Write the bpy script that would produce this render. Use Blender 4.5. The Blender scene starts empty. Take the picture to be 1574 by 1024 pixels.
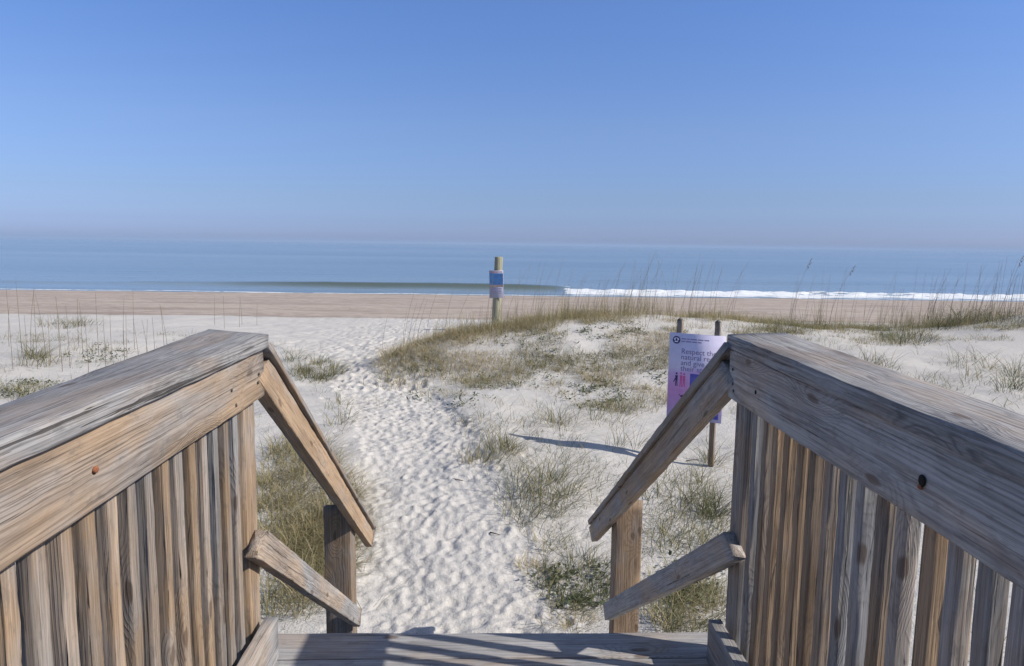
import bpy, math, random
import numpy as np
from mathutils import Vector, Matrix
random.seed(7)
RNG = np.random.default_rng(11)
SC = bpy.context.scene
COL = SC.collection
rad = math.radians
ZC = 2.30                                   # eye height above the sand at the stair foot

# ------------------------------------------------------------------ camera
PW, PH, FPX = 1574.0, 1024.0, 1090.0
PITCH, ROLL, YAW = math.atan(136 / FPX), 0.0138, math.atan(35 / FPX)
fwd = Vector((math.sin(YAW) * math.cos(PITCH), math.cos(YAW) * math.cos(PITCH), -math.sin(PITCH)))
r0 = fwd.cross(Vector((0, 0, 1))).normalized()
u0 = r0.cross(fwd)
RGT = math.cos(ROLL) * r0 + math.sin(ROLL) * u0
UPV = -math.sin(ROLL) * r0 + math.cos(ROLL) * u0
EYE = Vector((0, 0, ZC))
cd = bpy.data.cameras.new('camera')
cd.sensor_width = 36.0
cd.lens = 36.0 * FPX / PW
cd.clip_start, cd.clip_end = 0.05, 60000.0
cam = bpy.data.objects.new('camera', cd)
COL.objects.link(cam)
cam.matrix_world = Matrix(((RGT.x, UPV.x, -fwd.x, EYE.x), (RGT.y, UPV.y, -fwd.y, EYE.y),
                           (RGT.z, UPV.z, -fwd.z, EYE.z), (0, 0, 0, 1)))
SC.camera = cam

# ------------------------------------------------------------------ sun and sky
SUN_AZ, SUN_EL = rad(14.5), rad(37.0)         # sun to the right, a little behind the viewer
to_sun = Vector((math.cos(SUN_EL) * math.cos(SUN_AZ), -math.cos(SUN_EL) * math.sin(SUN_AZ), math.sin(SUN_EL)))
sl = bpy.data.lights.new('sun', 'SUN')
sl.energy, sl.angle, sl.color = 4.45, rad(0.53), (1.0, 0.94, 0.855)
so = bpy.data.objects.new('sun', sl)
COL.objects.link(so)
so.rotation_euler = to_sun.to_track_quat('Z', 'Y').to_euler()
so.location = (8, -4, 12)
world = bpy.data.worlds.new('World')
SC.world = world
world.use_nodes = True
nt = world.node_tree
nt.nodes.clear()
sky = nt.nodes.new('ShaderNodeTexSky')
sky.sky_type = 'NISHITA'
sky.sun_disc = False
sky.sun_elevation = SUN_EL
sky.sun_rotation = math.atan2(to_sun.x, to_sun.y)
sky.altitude = 0
sky.air_density, sky.dust_density, sky.ozone_density = 1.0, 0.6, 3.0
bg = nt.nodes.new('ShaderNodeBackground')
bg.inputs['Strength'].default_value = 0.145
wo = nt.nodes.new('ShaderNodeOutputWorld')
# the hazy marine air of the day: the sky's own colour by height, blue above and lavender-grey at the horizon
tcw = nt.nodes.new('ShaderNodeTexCoord')
sxyz = nt.nodes.new('ShaderNodeSeparateXYZ')
nt.links.new(tcw.outputs['Generated'], sxyz.inputs[0])
rmp = nt.nodes.new('ShaderNodeValToRGB')
air = [(0.0, (0.181, 0.228, 0.446)), (0.016, (0.181, 0.228, 0.446)), (0.028, (0.173, 0.217, 0.408)), (0.063, (0.187, 0.219, 0.345)), (0.155, (0.237, 0.26, 0.36)), (0.296, (0.238, 0.293, 0.417)), (0.335, (0.27, 0.30, 0.41)), (0.45, (0.42, 0.385, 0.39)), (0.6, (0.44, 0.40, 0.39)), (1.0, (0.42, 0.39, 0.40))]
el = rmp.color_ramp.elements
while len(el) < len(air):
    el.new(0.5)
for e, (p_, c_) in zip(el, air):
    e.position = p_; e.color = (*c_, 1)
nt.links.new(sxyz.outputs[2], rmp.inputs[0])
mulw = nt.nodes.new('ShaderNodeVectorMath'); mulw.operation = 'MULTIPLY'
nt.links.new(sky.outputs[0], mulw.inputs[0]); nt.links.new(rmp.outputs[0], mulw.inputs[1])
dbl = nt.nodes.new('ShaderNodeVectorMath'); dbl.operation = 'SCALE'; dbl.inputs['Scale'].default_value = 2.0
nt.links.new(mulw.outputs[0], dbl.inputs[0])
nt.links.new(dbl.outputs[0], bg.inputs['Color'])
nt.links.new(bg.outputs[0], wo.inputs['Surface'])
vs = SC.view_settings
vs.view_transform, vs.look, vs.gamma, vs.use_curve_mapping = 'Standard', 'None', 1.0, False
vs.exposure = 0.35
SC.cycles.max_bounces = 6
SC.cycles.transparent_max_bounces = 8

# ------------------------------------------------------------------ node helpers
class NT:
    def __init__(self, name):
        self.m = bpy.data.materials.new(name)
        self.m.use_nodes = True
        self.t = self.m.node_tree
        self.t.nodes.clear()
        self.out = self.n('ShaderNodeOutputMaterial')

    def n(self, kind, **kw):
        nd = self.t.nodes.new(kind)
        for k, v in kw.items():
            setattr(nd, k, v)
        return nd

    def put(self, sock, v):
        if v is None:
            return
        if isinstance(v, bpy.types.NodeSocket):
            self.t.links.new(v, sock)
        elif isinstance(v, (tuple, list)) and sock.type == 'RGBA' and len(v) == 3:
            sock.default_value = (*v, 1)
        else:
            sock.default_value = v

    def math(self, op, a, b=None, c=None, clamp=False):
        nd = self.n('ShaderNodeMath', operation=op, use_clamp=clamp)
        self.put(nd.inputs[0], a); self.put(nd.inputs[1], b)
        if c is not None:
            self.put(nd.inputs[2], c)
        return nd.outputs[0]

    def vmath(self, op, a, b=None):
        nd = self.n('ShaderNodeVectorMath', operation=op)
        self.put(nd.inputs[0], a)
        if b is not None:
            self.put(nd.inputs[1], b)
        return nd.outputs[1] if op in ('LENGTH', 'DISTANCE', 'DOT_PRODUCT') else nd.outputs[0]

    def noise(self, vec, scale=1.0, detail=2.0, rough=0.5, dist=0.0, color=False):
        nd = self.n('ShaderNodeTexNoise')
        self.put(nd.inputs['Vector'], vec); self.put(nd.inputs['Scale'], scale)
        self.put(nd.inputs['Detail'], detail); self.put(nd.inputs['Roughness'], rough)
        self.put(nd.inputs['Distortion'], dist)
        return nd.outputs['Color' if color else 'Fac']

    def rng(self, v, a, b, c=0.0, d=1.0, smooth=True):
        nd = self.n('ShaderNodeMapRange')
        nd.interpolation_type = 'SMOOTHSTEP' if smooth else 'LINEAR'
        for i, x in enumerate((v, a, b, c, d)):
            self.put(nd.inputs[i], x)
        return nd.outputs[0]

    def mix(self, f, a, b, blend='MIX'):
        nd = self.n('ShaderNodeMix', data_type='RGBA', blend_type=blend)
        self.put(nd.inputs[0], f); self.put(nd.inputs[6], a); self.put(nd.inputs[7], b)
        return nd.outputs[2]

    def ramp(self, f, stops):
        nd = self.n('ShaderNodeValToRGB')
        el = nd.color_ramp.elements
        while len(el) < len(stops):
            el.new(0.5)
        for e, (p, c) in zip(el, stops):
            e.position = p; e.color = (*c, 1)
        self.put(nd.inputs[0], f)
        return nd.outputs[0]

    def scale(self, v, s):
        return self.vmath('MULTIPLY', v, s)

    def surf(self, color, rough=0.8, spec=0.25, height=None, bdist=0.002, bstr=1.0, **extra):
        p = self.n('ShaderNodeBsdfPrincipled')
        self.put(p.inputs['Base Color'], color); self.put(p.inputs['Roughness'], rough)
        self.put(p.inputs['Specular IOR Level'], spec)
        for k, v in extra.items():
            self.put(p.inputs[k.replace('_', ' ')], v)
        if height is not None:
            b = self.n('ShaderNodeBump')
            b.inputs['Strength'].default_value = bstr
            b.inputs['Distance'].default_value = bdist
            self.put(b.inputs['Height'], height)
            self.t.links.new(b.outputs[0], p.inputs['Normal'])
        self.t.links.new(p.outputs[0], self.out.inputs['Surface'])
        return p


def wood_material():
    """weathered pine: object colour carries R = warmth, G = lightness, B = seed, A = grain; the grain runs along local x"""
    N = NT('weathered_pine')
    oi = N.n('ShaderNodeObjectInfo')
    sep = N.n('ShaderNodeSeparateColor')
    N.put(sep.inputs[0], oi.outputs['Color'])
    warm, light, seed = sep.outputs[0], sep.outputs[1], sep.outputs[2]
    grain = oi.outputs['Alpha']                                             # how strongly the grain stands out
    tc = N.n('ShaderNodeTexCoord')
    comb = N.n('ShaderNodeCombineXYZ')
    N.put(comb.inputs[0], N.math('MULTIPLY', seed, 37.0))
    N.put(comb.inputs[1], N.math('MULTIPLY', seed, 11.3))
    N.put(comb.inputs[2], N.math('MULTIPLY', seed, 23.7))
    off = comb.outputs[0]
    P = tc.outputs['Object']
    Q = N.vmath('ADD', P, off)
    # knots
    sq = N.n('ShaderNodeSeparateXYZ'); N.put(sq.inputs[0], Q)
    kc = N.n('ShaderNodeCombineXYZ')
    N.put(kc.inputs[0], N.math('MULTIPLY', sq.outputs[0], 2.6))
    N.put(kc.inputs[1], N.math('MULTIPLY', N.math('ADD', sq.outputs[1], sq.outputs[2]), 7.5))
    kv = N.vmath('ADD', kc.outputs[0], N.scale(N.vmath('SUBTRACT', N.noise(N.scale(Q, (14.0, 40.0, 40.0)), 1.0, 2.0, 0.5, color=True), (0.5, 0.5, 0.5)), (0.10, 0.10, 0.0)))
    vo = N.n('ShaderNodeTexVoronoi', voronoi_dimensions='2D')
    N.put(vo.inputs['Vector'], kv)
    vo.inputs['Scale'].default_value = 1.0
    kd = vo.outputs['Distance']
    ks = N.n('ShaderNodeSeparateColor'); N.put(ks.inputs[0], vo.outputs['Color'])
    has = N.math('GREATER_THAN', ks.outputs[0], 0.5)                       # only some cells carry a knot
    knot_pull = N.math('MULTIPLY', N.rng(kd, 0.0, 0.40, 0.030, 0.0), has)
    knot_core = N.math('MULTIPLY', N.rng(kd, 0.045, 0.085, 1.0, 0.0), has)
    # annual rings
    warp = N.math('MULTIPLY_ADD', N.noise(N.scale(Q, (0.8, 4.0, 4.0)), 1.0, 2.0, 0.5), 0.04, -0.02)
    sp = N.n('ShaderNodeSeparateXYZ'); N.put(sp.inputs[0], P)
    pith_y = N.math('MULTIPLY_ADD', N.math('FRACT', N.math('MULTIPLY', seed, 7.31)), 0.14, -0.07)
    pith_z = N.math('MULTIPLY_ADD', N.math('FRACT', N.math('MULTIPLY', seed, 3.77)), 0.05, 0.012)
    dy = N.math('ADD', N.math('SUBTRACT', sp.outputs[1], pith_y), warp)
    dz = N.math('ADD', sp.outputs[2], pith_z)
    r = N.math('SQRT', N.math('ADD', N.math('MULTIPLY', dy, dy), N.math('MULTIPLY', dz, dz)))
    r = N.math('ADD', r, knot_pull)
    r = N.math('ADD', r, N.math('MULTIPLY', sp.outputs[0], 0.005))
    wob = N.math('MULTIPLY', N.noise(N.scale(Q, (2.0, 60.0, 60.0)), 1.0, 2.0, 0.6), 2.0)
    s = N.math('SINE', N.math('ADD', N.math('MULTIPLY', r, 2 * math.pi / 0.0058), wob))
    ring = N.math('POWER', N.math('MULTIPLY_ADD', s, 0.5, 0.5), 3.2)          # thin dark latewood
    ring = N.math('MULTIPLY', ring, N.rng(N.noise(N.scale(Q, (2.0, 14.0, 14.0)), 1.0, 2.0, 0.5), 0.30, 0.62, 0.25, 1.0))
    fibre = N.noise(N.scale(Q, (4.0, 240.0, 240.0)), 1.0, 4.0, 0.75)
    streak = N.noise(N.scale(Q, (1.8, 120.0, 120.0)), 1.0, 4.0, 0.65)
    crack = N.rng(N.noise(N.scale(Q, (1.0, 62.0, 62.0)), 1.0, 3.0, 0.6), 0.66, 0.685)
    check = N.rng(N.noise(N.scale(Q, (3.2, 170.0, 170.0)), 1.0, 2.0, 0.5), 0.60, 0.65)
    blotch = N.noise(N.scale(Q, (2.4, 7.0, 7.0)), 1.0, 3.0, 0.55, 0.5)
    stain = N.noise(N.scale(Q, (2.6, 11.0, 11.0)), 1.3, 5.0, 0.68, 0.4)
    mould = N.noise(N.scale(Q, (16.0, 40.0, 40.0)), 1.0, 4.0, 0.7)
    wf = N.math('ADD', warm, N.math('MULTIPLY_ADD', N.rng(blotch, 0.34, 0.66), 0.7, -0.35), clamp=True)
    grey = N.ramp(streak, [(0.25, (0.225, 0.218, 0.213)), (0.5, (0.298, 0.290, 0.284)), (0.75, (0.368, 0.360, 0.352))])
    tan = N.ramp(streak, [(0.25, (0.250, 0.168, 0.102)), (0.5, (0.350, 0.250, 0.162)), (0.75, (0.440, 0.328, 0.225))])
    col = N.mix(wf, grey, tan)
    col = N.mix(N.math('MULTIPLY', ring, N.math('MULTIPLY', grain, 0.72)), col, N.mix(wf, (0.120, 0.117, 0.120), (0.200, 0.122, 0.066)))
    patch = N.math('MULTIPLY', N.rng(N.noise(N.scale(Q, (9.0, 17.0, 17.0)), 1.0, 6.0, 0.68, 0.5), 0.50, 0.60), N.math('MULTIPLY_ADD', wf, -0.22, 0.24))
    col = N.mix(patch, col, (0.39, 0.385, 0.375))
    col = N.mix(N.math('MULTIPLY_ADD', grain, 0.55, 0.3), col, N.ramp(fibre, [(0.30, (0.46, 0.45, 0.44)), (0.5, (0.98, 0.98, 0.98)), (0.72, (1.28, 1.28, 1.28))]), 'MULTIPLY')
    col = N.mix(N.math('MULTIPLY_ADD', grain, 0.6, 0.3), col, N.ramp(stain, [(0.3, (0.66, 0.655, 0.66)), (0.5, (0.98, 0.98, 0.98)), (0.72, (1.16, 1.155, 1.14))]), 'MULTIPLY')
    col = N.mix(N.math('MULTIPLY', N.rng(mould, 0.56, 0.70), 0.40), col, (0.10, 0.098, 0.094))
    col = N.mix(N.math('MULTIPLY', check, N.math('MULTIPLY', grain, 0.36)), col, (0.075, 0.066, 0.06))
    col = N.mix(N.math('MULTIPLY', crack, N.math('MULTIPLY', grain, 0.80)), col, (0.035, 0.03, 0.027))
    col = N.mix(N.math('MULTIPLY', knot_core, 0.70), col, (0.100, 0.066, 0.045))
    lc = N.n('ShaderNodeCombineColor')
    for i in range(3):
        N.put(lc.inputs[i], N.math('MULTIPLY', light, 2.0))
    col = N.mix(1.0, col, lc.outputs[0], 'MULTIPLY')
    h = N.math('ADD', N.math('MULTIPLY', ring, 0.35), N.math('MULTIPLY', fibre, 0.55))
    h = N.math('SUBTRACT', h, N.math('ADD', N.math('MULTIPLY', crack, 1.6), N.math('MULTIPLY', check, 0.7)))
    N.surf(col, 0.82, 0.22, h, 0.0016, 0.9)
    return N.m


def sand_material():
    N = NT('beach_sand')
    g = N.n('ShaderNodeNewGeometry')
    P = g.outputs['Position']
    sp = N.n('ShaderNodeSeparateXYZ'); N.put(sp.inputs[0], P)
    fine = N.noise(P, 130.0, 3.0, 0.7)
    mid = N.noise(P, 9.0, 4.0, 0.6)
    big = N.noise(P, 0.8, 3.0, 0.6)
    white = N.ramp(mid, [(0.3, (0.452, 0.430, 0.397)), (0.7, (0.522, 0.500, 0.467))])
    white = N.mix(N.rng(big, 0.35, 0.7), white, (0.500, 0.475, 0.435))
    grain = N.rng(fine, 0.30, 0.75, 0.86, 1.08)
    gc = N.n('ShaderNodeCombineColor')
    for i in range(3):
        N.put(gc.inputs[i], grain)
    white = N.mix(1.0, white, gc.outputs[0], 'MULTIPLY')
    # specks of shell and dry debris
    speck = N.rng(N.noise(P, 34.0, 2.0, 0.5), 0.705, 0.74)
    white = N.mix(N.math('MULTIPLY', speck, 0.55), white, (0.17, 0.14, 0.11))
    # shelly brown beach below the high-water mark
    edge = N.math('MULTIPLY_ADD', N.noise(N.scale(P, (0.12, 0.5, 0.5)), 1.0, 4.0, 0.6), 3.0, -1.5)
    yy = N.math('ADD', sp.outputs[1], edge)
    shelly = N.noise(N.scale(P, (0.7, 1.3, 1.0)), 2.2, 6.0, 0.75)
    tracks = N.noise(N.scale(P, (0.16, 0.55, 1.0)), 1.0, 4.0, 0.65)
    brown = N.ramp(shelly, [(0.30, (0.205, 0.165, 0.132)), (0.5, (0.355, 0.294, 0.246)), (0.68, (0.485, 0.412, 0.352))])
    brown = N.mix(N.rng(tracks, 0.45, 0.60, 0.0, 0.6), brown, (0.42, 0.36, 0.30))
    brown = N.mix(N.rng(N.noise(N.scale(P, (0.10, 0.45, 1.0)), 1.0, 4.0, 0.65), 0.5, 0.66, 0.0, 0.55), brown, (0.235, 0.190, 0.160))
    col = N.mix(N.rng(yy, 29.7, 31.9), white, brown)
    wrack = N.math('MULTIPLY', N.rng(yy, 30.2, 30.9), N.rng(yy, 31.0, 32.6, 1.0, 0.0))
    col = N.mix(N.math('MULTIPLY', wrack, N.rng(N.noise(N.scale(P, (0.8, 3.0, 1.0)), 2.0, 4.0, 0.7), 0.42, 0.6, 0.1, 0.75)), col, (0.15, 0.115, 0.09))
    col = N.mix(N.rng(yy, 63.3, 66.0), col, (0.30, 0.25, 0.20))
    # unseen scrubby ground behind the boardwalk, darkened to bounce less light onto the balusters
    back = N.math('ADD', sp.outputs[1], N.math('MULTIPLY_ADD', N.noise(P, 1.3, 4.0, 0.6), 1.6, -0.8))
    col = N.mix(N.rng(back, -0.4, 1.2, 0.9, 0.0), col, N.mix(mid, (0.045, 0.05, 0.025), (0.14, 0.125, 0.075)))
    h = N.math('ADD', N.math('MULTIPLY', fine, 0.35), N.math('MULTIPLY', N.noise(P, 38.0, 3.0, 0.6), 1.2))
    N.surf(col, 0.95, 0.08, h, 0.012, 0.8)
    return N.m


def grass_material(name, stops, trans=0.35):
    N = NT(name)
    at = N.n('ShaderNodeAttribute', attribute_name='tint')
    col = N.ramp(at.outputs['Fac'], stops)
    d = N.n('ShaderNodeBsdfPrincipled')
    N.put(d.inputs['Base Color'], col); N.put(d.inputs['Roughness'], 0.65); N.put(d.inputs['Specular IOR Level'], 0.25)
    t = N.n('ShaderNodeBsdfTranslucent'); N.put(t.inputs[0], col)
    mx = N.n('ShaderNodeMixShader'); mx.inputs[0].default_value = trans
    N.t.links.new(d.outputs[0], mx.inputs[1]); N.t.links.new(t.outputs[0], mx.inputs[2])
    N.t.links.new(mx.outputs[0], N.out.inputs['Surface'])
    return N.m


def flat_material(name, color, rough=0.6, vary=0.12, scale=30.0, spec=0.3):
    N = NT(name)
    tc = N.n('ShaderNodeTexCoord')
    f = N.noise(tc.outputs['Object'], scale, 4.0, 0.6)
    lo = tuple(c * (1 - vary) for c in color); hi = tuple(c * (1 + vary) for c in color)
    N.surf(N.ramp(f, [(0.3, lo), (0.7, hi)]), rough, spec)
    return N.m


def sea_material():
    N = NT('sea_water')
    g = N.n('ShaderNodeNewGeometry')
    P = g.outputs['Position']
    foam = N.n('ShaderNodeAttribute', attribute_name='foam').outputs['Fac']
    shal = N.n('ShaderNodeAttribute', attribute_name='shallow').outputs['Fac']
    n1 = N.noise(N.scale(P, (0.05, 0.30, 1)), 1.0, 5.0, 0.62)
    n2 = N.noise(N.scale(P, (0.35, 1.6, 1)), 1.0, 4.0, 0.6)
    swell = N.noise(N.scale(P, (0.004, 0.022, 1)), 1.0, 4.0, 0.6)
    deep = N.ramp(swell, [(0.35, (0.135, 0.205, 0.270)), (0.65, (0.195, 0.265, 0.330))])
    col = N.mix(shal, deep, (0.085, 0.108, 0.090))
    h = N.math('ADD', N.math('MULTIPLY', n1, 1.0), N.math('MULTIPLY', n2, 0.25))
    b = N.n('ShaderNodeBump'); b.inputs['Strength'].default_value = 0.35; b.inputs['Distance'].default_value = 0.8
    N.put(b.inputs['Height'], h)
    p = N.n('ShaderNodeBsdfPrincipled')
    N.put(p.inputs['Base Color'], col); N.put(p.inputs['Roughness'], 0.22); N.put(p.inputs['IOR'], 1.33)
    N.put(p.inputs['Specular IOR Level'], 0.4)
    N.t.links.new(b.outputs[0], p.inputs['Normal'])
    f = N.n('ShaderNodeBsdfDiffuse')
    fn = N.noise(N.scale(P, (1.2, 1.6, 3.0)), 1.6, 5.0, 0.7)
    N.put(f.inputs[0], N.ramp(fn, [(0.3, (0.50, 0.54, 0.56)), (0.6, (0.70, 0.71, 0.715))]))
    mx = N.n('ShaderNodeMixShader')
    lace = N.math('ADD', foam, N.math('MULTIPLY_ADD', N.noise(N.scale(P, (0.6, 1.4, 2.0)), 1.3, 5.0, 0.7), 1.1, -0.55))
    N.put(mx.inputs[0], N.math('MULTIPLY', N.rng(lace, 0.42, 0.58), N.math('GREATER_THAN', foam, 0.02)))
    N.t.links.new(p.outputs[0], mx.inputs[1]); N.t.links.new(f.outputs[0], mx.inputs[2])
    N.t.links.new(mx.outputs[0], N.out.inputs['Surface'])
    return N.m


M_WOOD = wood_material()
M_SAND = sand_material()
M_SEA = sea_material()
GR = [(0.0, (0.050, 0.060, 0.026)), (0.35, (0.130, 0.138, 0.060)), (0.65, (0.300, 0.255, 0.118)), (1.0, (0.44, 0.36, 0.22))]
M_GRASS = grass_material('dune_grass_blades', GR)
M_STALK = grass_material('sea_oat_straw', [(0.0, (0.11, 0.09, 0.068)), (1.0, (0.26, 0.205, 0.145))], 0.15)
M_LEAF = grass_material('creeper_leaves', [(0.0, (0.03, 0.045, 0.022)), (0.6, (0.120, 0.140, 0.068)), (1.0, (0.24, 0.22, 0.13))], 0.25)

# ------------------------------------------------------------------ object helpers
def link(name, mesh, parent=None, mat=None, color=None):
    o = bpy.data.objects.new(name, mesh)
    COL.objects.link(o)
    if mat is not None and mesh is not None and not mesh.materials:
        mesh.materials.append(mat)
    if parent is not None:
        o.parent = parent
    if color is not None:
        o.color = color if len(color) == 4 else (*color, .7)
    return o


def tag(o, label=None, cat=None, group=None, kind=None):
    if label: o['label'] = label
    if cat: o['category'] = cat
    if group: o['group'] = group
    if kind: o['kind'] = kind
    return o


def empty(name, loc, label, cat, group=None):
    o = bpy.data.objects.new(name, None)
    o.empty_display_size = 0.1
    COL.objects.link(o)
    o.location = loc
    return tag(o, label, cat, group)


def mesh_np(name, verts, quads=None, tris=None, attrs=None, smooth=False):
    me = bpy.data.meshes.new(name)
    verts = np.asarray(verts, np.float32)
    nq = 0 if quads is None else len(quads)
    n3 = 0 if tris is None else len(tris)
    loops, starts, tot = [], [], []
    if nq:
        loops.append(np.asarray(quads, np.int32).ravel()); starts.append(np.arange(nq) * 4)
    if n3:
        loops.append(np.asarray(tris, np.int32).ravel()); starts.append(nq * 4 + np.arange(n3) * 3)
    loops = np.concatenate(loops); starts = np.concatenate(starts).astype(np.int32)
    me.vertices.add(len(verts)); me.vertices.foreach_set('co', verts.ravel())
    me.loops.add(len(loops)); me.loops.foreach_set('vertex_index', loops)
    me.polygons.add(nq + n3); me.polygons.foreach_set('loop_start', starts)
    for k, v in (attrs or {}).items():
        a = me.attributes.new(k, 'FLOAT', 'POINT')
        a.data.foreach_set('value', np.asarray(v, np.float32))
    me.update(calc_edges=True)
    if smooth:
        me.polygons.foreach_set('use_smooth', np.ones(nq + n3, bool))
    me.validate()
    return me


# ------------------------------------------------------------------ terrain
_lat = RNG.random((256, 256))
def vnoise(x, y, seed=0):
    x = np.asarray(x, float) + seed * 17.13; y = np.asarray(y, float) + seed * 9.71
    xi = np.floor(x).astype(int); yi = np.floor(y).astype(int)
    fx = x - xi; fy = y - yi
    fx = fx * fx * fx * (fx * (fx * 6 - 15) + 10); fy = fy * fy * fy * (fy * (fy * 6 - 15) + 10)
    a = _lat[xi & 255, yi & 255]; b = _lat[(xi + 1) & 255, yi & 255]
    c = _lat[xi & 255, (yi + 1) & 255]; d = _lat[(xi + 1) & 255, (yi + 1) & 255]
    return (a * (1 - fx) + b * fx) * (1 - fy) + (c * (1 - fx) + d * fx) * fy - 0.5


def sstep(a, b, v):
    t = np.clip((v - a) / (b - a), 0, 1)
    return t * t * (3 - 2 * t)


PATH_Y = [3.0, 5.3, 7.7, 10.2, 13.3, 18.0, 25.0, 34.0]
PATH_X = [-0.1, -0.25, -0.70, -1.40, -2.35, -3.4, -4.9, -6.0]
PATH_W = [0.75, 0.62, 0.60, 0.62, 0.75, 1.6, 3.4, 5.0]
def path_mask(x, y):
    px = np.interp(y, PATH_Y, PATH_X); pw = np.interp(y, PATH_Y, PATH_W)
    d = np.abs(x - px) / pw
    return 1 - sstep(0.75, 1.35, d)


def terr(x, y):
    x = np.asarray(x, float); y = np.asarray(y, float)
    base = np.interp(y, [-12, 3, 5, 7.4, 9, 13, 18, 24, 30.6, 31.4, 66, 80, 130], [-.2, -.22, -.19, .0, .05, -.05, -.33, -.62, -.90, -.98, -2.40, -3.1, -6])
    hgt = np.interp(x, [-2.9, -1.9, -.8, 1.4, 3.6, 5.5, 7.5, 9.2, 11.5, 13.5, 20, 60], [0, .22, .60, .84, .92, .80, .58, .55, .78, 1.05, 1.15, .9])
    yc = np.interp(x, [-2.6, -.8, 1.4, 4, 9, 13, 40], [13.4, 14.2, 15.6, 16.2, 17.4, 16.5, 16.5])
    wf = np.interp(x, [-2.6, -1, 1.5, 4, 30], [1.6, 3.0, 6.0, 7.0, 8.0])
    up = np.where(y < yc, np.clip(1 - (yc - y) / wf, 0, 1), np.clip(1 - (y - yc) / 3.6, 0, 1))
    up = up * up * (3 - 2 * up)
    z = base + hgt * up
    # right-hand dune flank and the low bank on the left
    z = z + 0.28 * sstep(3.5, 8, x) * sstep(6, 9.5, y) * (1 - sstep(13, 18, y))
    z = z + 0.16 * sstep(-5.5, -8.5, x) * sstep(11, 16, y) * (1 - sstep(19.5, 20.6, y))
    z = z + 0.10 * np.exp(-((x - 0.6) / 1.3) ** 2 - ((y - 7.6) / 1.6) ** 2)
    pm = path_mask(x, y)
    land = 1 - sstep(28, 33, y)
    und = 0.11 * vnoise(x / 2.3, y / 2.3, 1) + 0.07 * vnoise(x / 0.8, y / 0.8, 2)
    und_far = 0.05 * vnoise(x / 5, y / 3, 3)
    z = z + und * land * (1 - 0.7 * pm) + und_far * (1 - land) - 0.02 * pm * land
    return z


def ground(px, py):
    """the point of the terrain seen at a photo pixel"""
    d = fwd + (px - PW / 2) / FPX * RGT - (py - PH / 2) / FPX * UPV
    t = np.arange(3.0, 70.0, 0.02)
    xs, ys, zs = d.x * t, d.y * t, ZC + d.z * t
    hit = np.nonzero(zs <= terr(xs, ys))[0]
    i = hit[0] if len(hit) else len(t) - 1
    return np.array([xs[i], ys[i], float(terr(xs[i], ys[i]))])


def plane_x(px, py, X):
    d = fwd + (px - PW / 2) / FPX * RGT - (py - PH / 2) / FPX * UPV
    k = X / d.x
    return Vector((X, d.y * k, ZC + d.z * k))


def axis(lo, hi, step, gl, gh, lend, hend, acc_l=1e9, acc_h=1e9):
    mid = list(np.arange(lo, hi + 1e-6, step))
    v, s = mid[-1], step
    while v < hend:
        s *= gh if v < acc_h else 1.12
        v += s; mid.append(v)
    v, s = lo, step
    low = []
    while v > lend:
        s *= gl if v > acc_l else 1.12
        v -= s; low.append(v)
    return np.array(low[::-1] + mid)


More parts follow.
